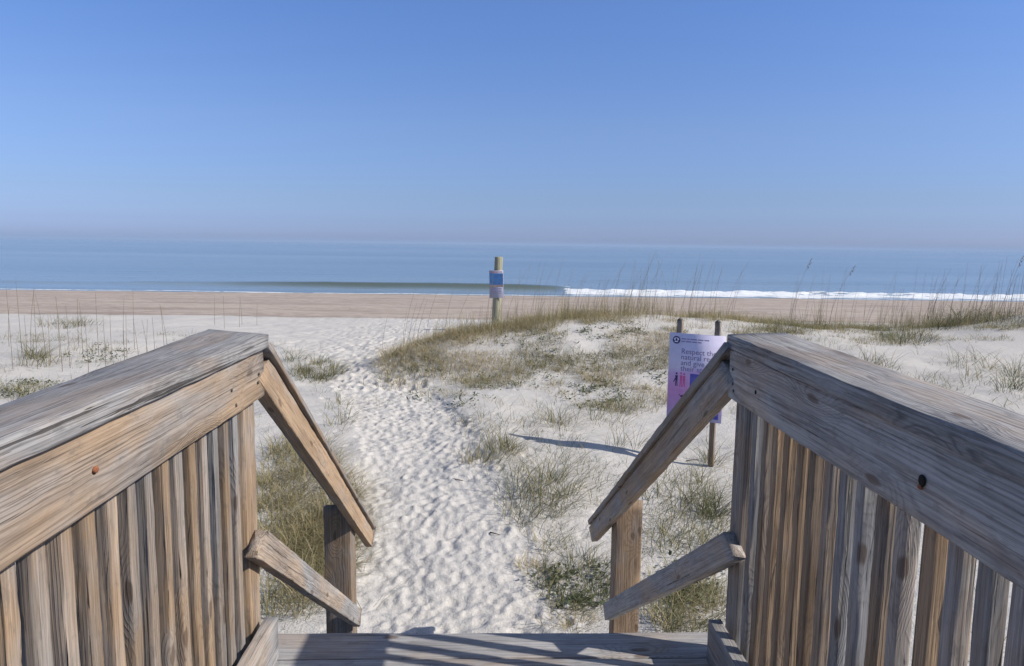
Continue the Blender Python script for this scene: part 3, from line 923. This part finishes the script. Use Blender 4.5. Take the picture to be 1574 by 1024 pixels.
def marker_post():
    Y = 23.5
    d = fwd + (763 - PW / 2) / FPX * RGT - (500 - PH / 2) / FPX * UPV
    x = d.x / d.y * Y
    z0 = float(terr(x, Y))
    root = empty('marker_post', (x, Y, z0), 'tall round timber post with a blue sign standing on the beach behind the dune', 'sign post')
    dd = fwd + (767 - PW / 2) / FPX * RGT - (395 - PH / 2) / FPX * UPV
    top = ZC + dd.z / dd.y * Y - z0
    seg, V, Q, T = 20, [], [], []
    lv = [(-.4, .150), (.3, .148), (1.0, .143), (1.8, .138), (top - .03, .134), (top, .118)]
    for z, r in lv:
        for k in range(seg):
            a = 2 * math.pi * k / seg
            q = r * (1 + .03 * math.sin(3 * a + 1)) 
            V.append((q * math.cos(a) + .03 * z - .02, q * math.sin(a), z))
    for i in range(len(lv) - 1):
        for k in range(seg):
            k2 = (k + 1) % seg
            Q.append((i * seg + k, i * seg + k2, (i + 1) * seg + k2, (i + 1) * seg + k))
    V.append((.03 * top - .02, 0, top + .012))
    for k in range(seg):
        T.append((len(V) - 1, (len(lv) - 1) * seg + k, (len(lv) - 1) * seg + (k + 1) % seg))
    po = link('post', mesh_np('post', V, Q, T, smooth=True), root, post_material())
    # the sign, fixed to the post's landward side
    pw, ph = .46, .90
    dz = fwd + (764 - PW / 2) / FPX * RGT - (437 - PH / 2) / FPX * UPV
    zc = ZC + dz.z / dz.y * (Y - .15) - z0
    pan = link('panel', box_mesh('panel', pw, .012, ph, .002), root, flat_material('pale_blue_grey_print', (0.27, 0.28, 0.37), .5, .12, 9))
    pan.location = (-.015, -.162, zc)
    pan.rotation_euler.y = rad(-1.5)
    def sub(name, loops, mat, t=.002):
        o = link(name, shape_mesh(name, loops, t), pan, mat); o.location = (0, -.0065, 0); return o
    sub('picture', [rect(-pw / 2 + .012, -.02, pw / 2 - .012, .36)], flat_material('blue_picture_print', (0.045, 0.125, 0.30), .5, .25, 6))
    sub('beach_strip', [rect(-pw / 2 + .012, -.09, pw / 2 - .012, -.022)], flat_material('brown_strip_print', (0.22, 0.17, 0.15), .5, .3, 12))
    sub('heading', [rect(-.20, .385, -.06, .42), rect(-.04, .385, .08, .42), rect(.10, .385, .20, .42)], flat_material('dull_red_print', (0.30, 0.17, 0.19), .5, .1, 20))
    rows = []
    for z in (-.15, -.20, -.25, -.30):
        x = -.19
        for w in (.07, .10, .05, .09):
            rows.append(rect(x, z, x + w, z + .018)); x += w + .016
    sub('small_print', rows, flat_material('grey_violet_print', (0.17, 0.15, 0.27), .5, .1, 20))

marker_post()

# ------------------------------------------------------------------ plants
def blades(base, h, w, az, lean, tint, rng, droop=0.35):
    """arching tapered blades; all arrays of length n; returns verts, quads, tris, tint"""
    n = len(h)
    dirx, diry = np.cos(az), np.sin(az)
    tw = az + np.pi / 2 + rng.normal(0, .5, n)
    sx, sy = np.cos(tw), np.sin(tw)
    ts = (0.0, .34, .70, 1.0)
    V = []
    for t in ts:
        reach = lean * h * (0.35 * t + 0.65 * t * t)
        up = h * (t - droop * lean * t * t * .75)
        cx = base[:, 0] + dirx * reach; cy = base[:, 1] + diry * reach; cz = base[:, 2] - .01 + up
        ww = w * (1.0, .9, .6, 0.0)[ts.index(t)] / 2
        if t < 1:
            V.append(np.stack([cx - sx * ww, cy - sy * ww, cz], 1)); V.append(np.stack([cx + sx * ww, cy + sy * ww, cz], 1))
        else:
            V.append(np.stack([cx, cy, cz], 1))
    V = np.stack(V, 1).reshape(-1, 3)
    o = (np.arange(n) * 7)[:, None]
    Q = np.concatenate([o + np.array([[0, 1, 3, 2]]), o + np.array([[2, 3, 5, 4]])])
    T = o + np.array([[4, 5, 6]])
    return V, Q, T, np.repeat(tint, 7)


def clumps_to_mesh(name, centers, nb, h, spread, tint, lean=(.3, 1.1), width=.005, wind=(-.2, .1), tvar=.16):
    """centers n x 2; nb blades in each"""
    centers = np.asarray(centers, float)
    n = len(centers)
    nb = np.broadcast_to(nb, (n,)).astype(int)
    idx = np.repeat(np.arange(n), nb)
    m = len(idx)
    hh = np.broadcast_to(h, (n,))[idx] * RNG.uniform(.45, 1.15, m)
    sp = np.broadcast_to(spread, (n,))[idx]
    az = RNG.uniform(0, 2 * np.pi, m)
    rr_ = np.sqrt(RNG.random(m)) * sp
    a2 = az + RNG.normal(0, .7, m)
    bx = centers[idx, 0] + np.cos(a2) * rr_; by = centers[idx, 1] + np.sin(a2) * rr_
    ln = RNG.uniform(lean[0], lean[1], m)
    vx = np.cos(az) * ln + wind[0]; vy = np.sin(az) * ln + wind[1]
    az = np.arctan2(vy, vx); ln = np.hypot(vx, vy)
    tt = np.clip(np.broadcast_to(tint, (n,))[idx] + RNG.normal(0, tvar, m), 0, 1)
    B = np.stack([bx, by, terr(bx, by)], 1)
    ww = width * RNG.uniform(.6, 1.3, m)
    V, Q, T, ti = blades(B, hh, ww, az, np.clip(ln, 0, 2.0), tt, RNG)
    return mesh_np(name, V, Q, T, attrs={'tint': ti})


# --- the tufts that stand alone
TUFTS = [  # px, py, rx, ry (photo pixels), clumps, blades, height, tint, label
    (464, 800, 78, 130, 260, 28, .17, .70, 'dense yellow-green grass clump beside the left stair post'),
    (440, 930, 45, 26, 16, 22, .16, .62, 'low straw-coloured grass beside the deck edge on the left'),
    (488, 572, 36, 18, 30, 34, .20, .42, 'low olive grass patch at the path edge beyond the left rail corner'),
    (455, 556, 9, 5, 6, 22, .24, .38, 'small green grass tuft just right of the left railing corner'),
    (522, 640, 20, 28, 24, 7, .18, .50, 'thin scattered grass beside the path right of the golden handrail'),
    (548, 790, 16, 60, 16, 12, .10, .74, 'dry straw grass fringe between the golden handrail and the path'),
    (782, 690, 26, 14, 12, 20, .20, .40, 'green grass tuft at the tip of the dark sign shadow'),
    (738, 712, 24, 8, 16, 9, .20, .52, 'thin sprawling grass tuft at the path edge left of the sign shadow'),
    (846, 762, 56, 30, 26, 15, .27, .40, 'largest long-bladed grass tuft in the sand right of the path'),
    (800, 800, 24, 14, 9, 12, .26, .46, 'thin long blades low on the near side of the largest tuft'),
    (890, 904, 58, 40, 50, 18, .13, .22, 'dark green bushy clump left of the brown right stair post'),
    (845, 840, 26, 14, 8, 12, .18, .55, 'wispy dry tuft between the long-bladed tuft and the dark bush'),
    (824, 880, 16, 8, 8, 16, .10, .92, 'small orange-brown patch of dead straw beside the dark bush'),
    (876, 962, 44, 10, 14, 14, .09, .85, 'dead straw lying on the sand at the deck edge'),
    (1050, 800, 66, 70, 64, 10, .22, .42, 'tall loose grass behind the right stair handrail'),
    (1055, 930, 62, 48, 84, 15, .15, .55, 'thick green and yellow grass under the lower right stair rail'),
    (1095, 800, 16, 18, 10, 22, .30, .22, 'dark green tuft against the right railing post'),
    (1092, 712, 10, 5, 5, 18, .20, .42, 'small tuft at the foot of the notice board post'),
    (858, 652, 42, 10, 9, 13, .30, .50, 'thin wind-bent grass just behind the sign shadow'),
    (940, 640, 30, 14, 10, 15, .30, .44, 'thin grass left of the lavender notice board'),
    (58, 558, 26, 10, 12, 20, .42, .42, 'small dark grass tuft on white sand at far left'),
    (100, 500, 44, 6, 14, 22, .38, .46, 'low grass tuft on the bank by the brown beach on the left'),
    (45, 608, 70, 14, 32, 14, .20, .52, 'sparse creeping green plants above the left railing cap'),
    (150, 540, 40, 12, 10, 10, .22, .62, 'sparse dry weeds in the middle of the left sand flat'),
    (1345, 562, 40, 12, 12, 14, .32, .42, 'thin grass above the right railing cap, nearest the notice board'),
    (1400, 600, 40, 20, 14, 12, .32, .40, 'wind-bent grass over the middle of the right railing cap'),
    (1556, 592, 24, 18, 14, 16, .34, .34, 'dark grass tuft at the far right edge above the railing cap'),
    (1490, 575, 34, 20, 12, 11, .36, .42, 'thin leaning grass high above the near end of the right cap'),
    (1440, 500, 45, 9, 30, 26, .50, .26, 'dark grass growing thick on the dune crest above the right railing'),
    (1540, 494, 34, 8, 18, 24, .50, .30, 'dark grass on the dune crest at the far right edge'),
    (1395, 525, 30, 8, 30, 10, .34, .34, 'grey-green grass on the slope just below the right-hand crest'),
    (1210, 506, 40, 8, 30, 12, .36, .46, 'low olive grass on the saddle above the far end of the right cap'),
    (960, 690, 18, 10, 6, 12, .30, .46, 'thin tuft at the near end of the sign shadow'),
]
for px, py, rx, ry, nc, nb, hh, tint, label in TUFTS:
    pts = []
    for _ in range(nc):
        a, r_ = random.uniform(0, 6.283), math.sqrt(random.random())
        g = ground(px + rx * r_ * math.cos(a), py + ry * r_ * math.sin(a))
        if g[1] > 19.0 and px > 700:                            # over the crest: stay on the dune
            continue
        pts.append((g[0], g[1]))
    pts = np.array(pts)
    dist = float(pts[:, 1].mean())
    me = clumps_to_mesh('grass_tuft', pts, max(5, int(nb * .9)), hh * RNG.uniform(.8, 1.7, len(pts)), (.06 + .006 * dist) if dist < 14 else .05 + .012 * dist, np.clip(RNG.normal(tint, .10, len(pts)), 0, 1),
                        width=.0034 + .00024 * dist, lean=(.5, 1.9), tvar=.22, wind=(.55, .30))
    c = pts.mean(0)
    off = Vector((c[0], c[1], float(terr(c[0], c[1]))))
    me.transform(Matrix.Translation(-off))
    o = tag(link('grass_tuft', me, mat=M_GRASS), label, 'grass tuft', 'grass tufts in the sand')
    o.location = off

# --- matted grass on the mound (stuff)
CR_X, CR_Y = [-2.6, -.8, 1.4, 4, 9, 13, 40], [13.4, 14.2, 15.6, 16.2, 17.4, 16.5, 16.5]
def mound_points(n):
    out, tints, hs = [], [], []
    while len(out) < n:
        m = 6000
        x = RNG.uniform(-2.05, 15, m); y = RNG.uniform(9.0, 18.2, m)
        yc = np.interp(x, [-2.6, -.8, 1.4, 4, 9, 13, 40], [13.4, 14.2, 15.6, 16.2, 17.4, 16.5, 16.5])
        front = np.interp(x, [-2.6, -1.6, 0, 2, 4, 6, 15], [12.6, 10.9, 10.0, 9.6, 10.5, 13.5, 14.2])
        nz = vnoise(x / .9, y / .9, 61) + .6 * vnoise(x / .35, y / .35, 62)
        crest = np.exp(-((y - yc + .2) / .9) ** 2)
        right = sstep(5.0, 8.0, x) * (1 - .6 * sstep(10, 11.5, x))
        wgt = np.maximum(crest * sstep(-.35, .15, nz) * (1 - .55 * right), (.80 - .50 * right) * sstep(-.12, .20, nz + .12 * (1 - right)))
        tip = np.exp(-((x + 1.3) / .7) ** 2 - ((y - 12.8) / 1.3) ** 2)
        wgt = np.maximum(wgt, tip)
        ok = (y > front) & (y < yc + 1.2) & (RNG.random(m) < wgt)
        for a, b, c, r_ in zip(x[ok], y[ok], crest[ok], right[ok]):
            out.append((a, b)); hs.append(.15 + .13 * c); tints.append(.55 + .10 * c - .14 * r_)
    return np.array(out[:n]), np.array(tints[:n]), np.array(hs[:n])

pts, tn_, hs_ = mound_points(4300)
tn_ = np.clip(.16 + tn_ + .55 * vnoise(pts[:, 0] / 1.0, pts[:, 1] / 1.0, 63) + RNG.normal(0, .09, len(pts)), 0, 1)
me = clumps_to_mesh('dune_grass', pts, 11, hs_ * RNG.uniform(.7, 1.3, len(pts)), .12, tn_, width=.0058, lean=(.4, 1.7), tvar=.2)
tag(link('dune_grass', me, mat=M_GRASS), 'matted olive grass covering the dune mound right of the path', 'grass', kind='stuff')
x = RNG.uniform(-1.9, 14, 4200)
cy_ = np.interp(x, CR_X, CR_Y) + RNG.normal(-.1, .65, len(x))
ok = RNG.random(len(x)) < np.clip(.22 + 1.5 * vnoise(x / .7, cy_ / .7, 64) + .5 * np.exp(-((x - 2.6) / 2.2) ** 2) - .2 * np.exp(-((x - 7) / 2) ** 2), .03, 1)
sp_ = np.stack([x[ok], cy_[ok]], 1)
me = clumps_to_mesh('dry_straw', sp_, 3, RNG.uniform(.25, .75, len(sp_)), .05, np.clip(RNG.normal(.72, .16, len(sp_)), 0, 1), width=.0050, lean=(.02, .45), wind=(.08, 0))
tag(link('dry_straw', me, mat=M_GRASS), 'thin upright dry straw standing along the dune crest', 'grass', kind='stuff')

# --- scattered single blades and litter on the open sand (stuff)
def litter_points(n):
    x = RNG.uniform(-16, 16, n * 4); y = RNG.uniform(4.2, 19, n * 4)
    nz = vnoise(x / 1.4, y / 1.4, 71)
    ok = (RNG.random(n * 4) < sstep(-.05, .35, nz) * (1 - path_mask(x, y)) + .02) & (np.abs(x) < .75 * y + 1) & ~((np.abs(x) < 1.0) & (y < 4.6))
    return np.stack([x[ok], y[ok]], 1)[:n]
lp = litter_points(4200)
ex = np.stack([RNG.choice([-1, 1], 420) * RNG.uniform(.95, 3.2, 420), RNG.uniform(.9, 4.4, 420)], 1)
ey = RNG.uniform(4.7, 9.0, 800)
en = np.stack([np.interp(ey, PATH_Y, PATH_X) + np.interp(ey, PATH_Y, PATH_W) * .9 + np.abs(RNG.normal(.15, 1.3, 800)), ey], 1)
en = en[vnoise(en[:, 0] / .5, en[:, 1] / .5, 72) > -.08]
wy = RNG.uniform(7.5, 21, 1100)
wl = np.stack([-.72 * wy * RNG.uniform(.33, 1.1, 1100), wy], 1)
wl = wl[(vnoise(wl[:, 0] / .8, wl[:, 1] / .8, 73) > .02) & (path_mask(wl[:, 0], wl[:, 1]) < .1)]
lp = np.concatenate([lp, ex, en, wl])
me = clumps_to_mesh('sparse_grass', lp, 4, RNG.uniform(.06, .27, len(lp)), .08, np.clip(RNG.normal(.42, .2, len(lp)), 0, 1), width=.0042, lean=(.6, 2.0), wind=(.4, .25))
tag(link('sparse_grass', me, mat=M_GRASS), 'sparse single grass blades and straw strewn over the dune sand', 'grass', kind='stuff')

# --- creeping leafy plants (stuff)
def leaves_mesh(name, centers, nl, rad_, size):
    centers = np.asarray(centers); n = len(centers)
    idx = np.repeat(np.arange(n), nl); m = len(idx)
    a = RNG.uniform(0, 6.283, m); r_ = np.abs(RNG.normal(0, rad_, m))
    x = centers[idx, 0] + np.cos(a) * r_; y = centers[idx, 1] + np.sin(a) * r_
    z = terr(x, y) + RNG.uniform(.01, .06, m)
    s = size * RNG.uniform(.6, 1.4, m); yaw = RNG.uniform(0, 6.283, m); tl = RNG.normal(0, .45, (m, 2))
    V = []
    for u, v in ((-1, 0), (-.3, .55), (.5, .5), (1, 0), (.5, -.5), (-.3, -.55)):
        lx = s * (u * np.cos(yaw) - v * np.sin(yaw)); ly = s * (u * np.sin(yaw) + v * np.cos(yaw))
        V.append(np.stack([x + lx, y + ly, z + lx * tl[:, 0] + ly * tl[:, 1] - .25 * s * abs(v)], 1))
    V = np.stack(V, 1).reshape(-1, 3)
    o = (np.arange(m) * 6)[:, None]
    Q = np.concatenate([o + np.array([[0, 5, 2, 1]]), o + np.array([[5, 4, 3, 2]])])
    return mesh_np(name, V, Q, attrs={'tint': np.repeat(np.clip(RNG.normal(.5, .22, m), 0, 1), 6)})

cp = []
for px, py, rx, ry, n in ((915, 608, 50, 24, 44), (690, 612, 60, 18, 14), (790, 590, 70, 16, 18), (880, 560, 100, 20, 20), (1000, 560, 26, 40, 14), (650, 565, 36, 18, 10),
                          (1060, 900, 40, 40, 26), (888, 900, 50, 34, 20), (40, 600, 60, 16, 40), (150, 545, 50, 14, 30), (800, 520, 120, 14, 40), (940, 510, 60, 14, 40)):
    for _ in range(n):
        a, r_ = random.uniform(0, 6.283), math.sqrt(random.random())
        g = ground(px + rx * r_ * math.cos(a), py + ry * r_ * math.sin(a))
        cp.append((g[0], g[1]))
me = leaves_mesh('dune_creeper', cp, 14, .09, .017)
tag(link('dune_creeper', me, mat=M_LEAF), 'low leafy creepers scattered over the mound and sand', 'ground cover', kind='stuff')

# --- sea oats
def stalk_mesh(name, h, lean, az, w, head=False):
    n = 7
    V, Q, ti = [], [], []
    def pt(t):
        return Vector((math.cos(az) * lean * h * t ** 1.8, math.sin(az) * lean * h * t ** 1.8, h * t - .12 * lean * h * t * t))
    for i in range(n):
        t = i / (n - 1)
        c = pt(t)
        r_ = w * (1 - .55 * t) / 2
        for k in range(3):
            a = 2.094 * k
            V.append((c.x + r_ * math.cos(a), c.y + r_ * math.sin(a), c.z - (.03 if i == 0 else 0))); ti.append(random.uniform(.2, .8))
        if i:
            b0, b1 = (i - 1) * 3, i * 3
            for k in range(3):
                k2 = (k + 1) % 3
                Q.append((b0 + k, b0 + k2, b1 + k2, b1 + k))
    return mesh_np(name, V, Q, attrs={'tint': ti}), pt


def head_mesh(name, L, r_):
    """drooping panicle of flat spikelets, along local z"""
    V, Q, ti = [], [], []
    for k in range(16):
        t = k / 15
        a = k * 2.4
        rr_ = r_ * math.sin(math.pi * (.12 + .8 * t)) 
        c = Vector((rr_ * math.cos(a), rr_ * math.sin(a), L * (t - .5)))
        s = .028
        up = Vector((math.cos(a) * .5, math.sin(a) * .5, 1)).normalized(); side = Vector((-math.sin(a), math.cos(a), 0))
        b = len(V)
        for q in (c - up * s, c + side * s * .35, c + up * s, c - side * s * .35):
            V.append(tuple(q)); ti.append(random.uniform(.1, .6))
        Q.append((b, b + 1, b + 2, b + 3))
    return mesh_np(name, V, Q, attrs={'tint': ti})


def sea_oat(p, h, lean, az, w, label, group=None, head=False):
    me, pt = stalk_mesh('stalk', h, lean, az, w)
    if not head:
        o = link('sea_oat', me, mat=M_STALK)
        o.location = p
        return tag(o, label, 'sea oat', group)
    root = empty('sea_oat', p, label, 'sea oat', group)
    link('stalk', me, root, M_STALK)
    hd = link('seed_head', head_mesh('seed_head', .26, .028), root, M_STALK)
    hd.location = pt(1.0) - Vector((0, 0, .04))
    hd.rotation_euler = (0, math.atan(lean * 1.6), az)
    return root

for px in (14, 20, 34, 42, 48, 58, 70, 78, 92, 96, 108, 121, 128, 137, 152, 164, 172, 190, 192, 196, 207, 216, 226, 229, 240, 253, 262, 330, 345, 368, 372, 395):
    far = px > 300
    py = random.uniform(528, 588) if not far else random.uniform(498, 506)
    g = ground(px, py)
    if far:
        h = random.uniform(.7, 1.1)
    else:
        h = random.uniform(.75, 1.5)
    sea_oat(Vector(g), h, random.uniform(.0, .10), random.uniform(0, 6.28), .0065 + .00028 * g[1], 'thin bare sea oat stalk rising from the white sand left of the path', 'sea oat stalks left of the path')
for _ in range(230):
    x = random.choice((random.uniform(-1.8, 13.5), random.gauss(2.6, 1.8), random.uniform(9.5, 13.5)))
    yc = float(np.interp(x, [-2.6, -.8, 1.4, 4, 9, 13, 40], [13.4, 14.2, 15.6, 16.2, 17.4, 16.5, 16.5]))
    yy = yc + random.gauss(.1, .55)
    h = random.uniform(.55, 1.55)
    p = Vector((x, yy, float(terr(x, yy))))
    sea_oat(p, h, abs(random.gauss(.16, .12)), random.gauss(.1, .5), .0085, 'thin sea oat stalk on the grassy dune crest right of the path', 'sea oat stalks on the dune crest')
for x, yy, h, lean, label in ((7.35, 17.0, 1.62, .24, 'tall sea oat with a leaning seed head against the water, nearer the notice board'),
                              (8.35, 17.1, 1.50, .34, 'sea oat with a short seed head bent right, right of the tall one'),
                              (12.2, 16.4, 1.45, .22, 'sea oat with a dark seed head standing near the right edge')):
    sea_oat(Vector((x, yy, float(terr(x, yy)))), h, lean, .1, .010, label, 'sea oats with seed heads', True)

# --- twigs on the path
M_TWIG = flat_material('dark_driftwood', (0.06, 0.045, 0.035), .9, .3, 60)
def twig(px, py, L, az, label):
    g = ground(px, py)
    V, Q = [], []
    for i in range(7):
        t = i / 6
        c = Vector((math.cos(az + .8 * t) * L * (t - .5), math.sin(az + .8 * t) * L * (t - .5), .014 + .012 * math.sin(3 * t)))
        r_ = .007 * (1 - .6 * t)
        for k in range(5):
            a = 2 * math.pi * k / 5
            V.append((c.x - math.sin(az) * r_ * math.cos(a), c.y + math.cos(az) * r_ * math.cos(a), c.z + r_ * math.sin(a)))
        if i:
            for k in range(5):
                k2 = (k + 1) % 5
                Q.append(((i - 1) * 5 + k, (i - 1) * 5 + k2, i * 5 + k2, i * 5 + k))
    o = tag(link('twig', mesh_np('twig', V, Q), mat=M_TWIG), label, 'twig', 'twigs on the sand')
    o.location = Vector(g)

twig(759, 826, .11, -1.0, 'short dark twig lying alone on the trodden sand of the path')
twig(702, 742, .13, -.9, 'small dark twig at the right edge of the path below the sprawling tuft')
twig(1066, 711, .16, -.1, 'thin dark curved shape on the sand just left of the notice board post')  # thin dark curved shape near the post foot

# ------------------------------------------------------------------ marine haze
N = NT('marine_haze')
pv = N.n('ShaderNodeVolumePrincipled')
pv.inputs['Color'].default_value = (0.50, 0.655, 0.87, 1)
pv.inputs['Density'].default_value = 0.00030
N.t.links.new(pv.outputs[0], N.out.inputs['Volume'])
hz = link('haze', box_mesh('haze', 30000, 30000, 24.0), mat=N.m)
hz.location = (0, 0, 4.0 + .0)
tag(hz, kind='stuff')
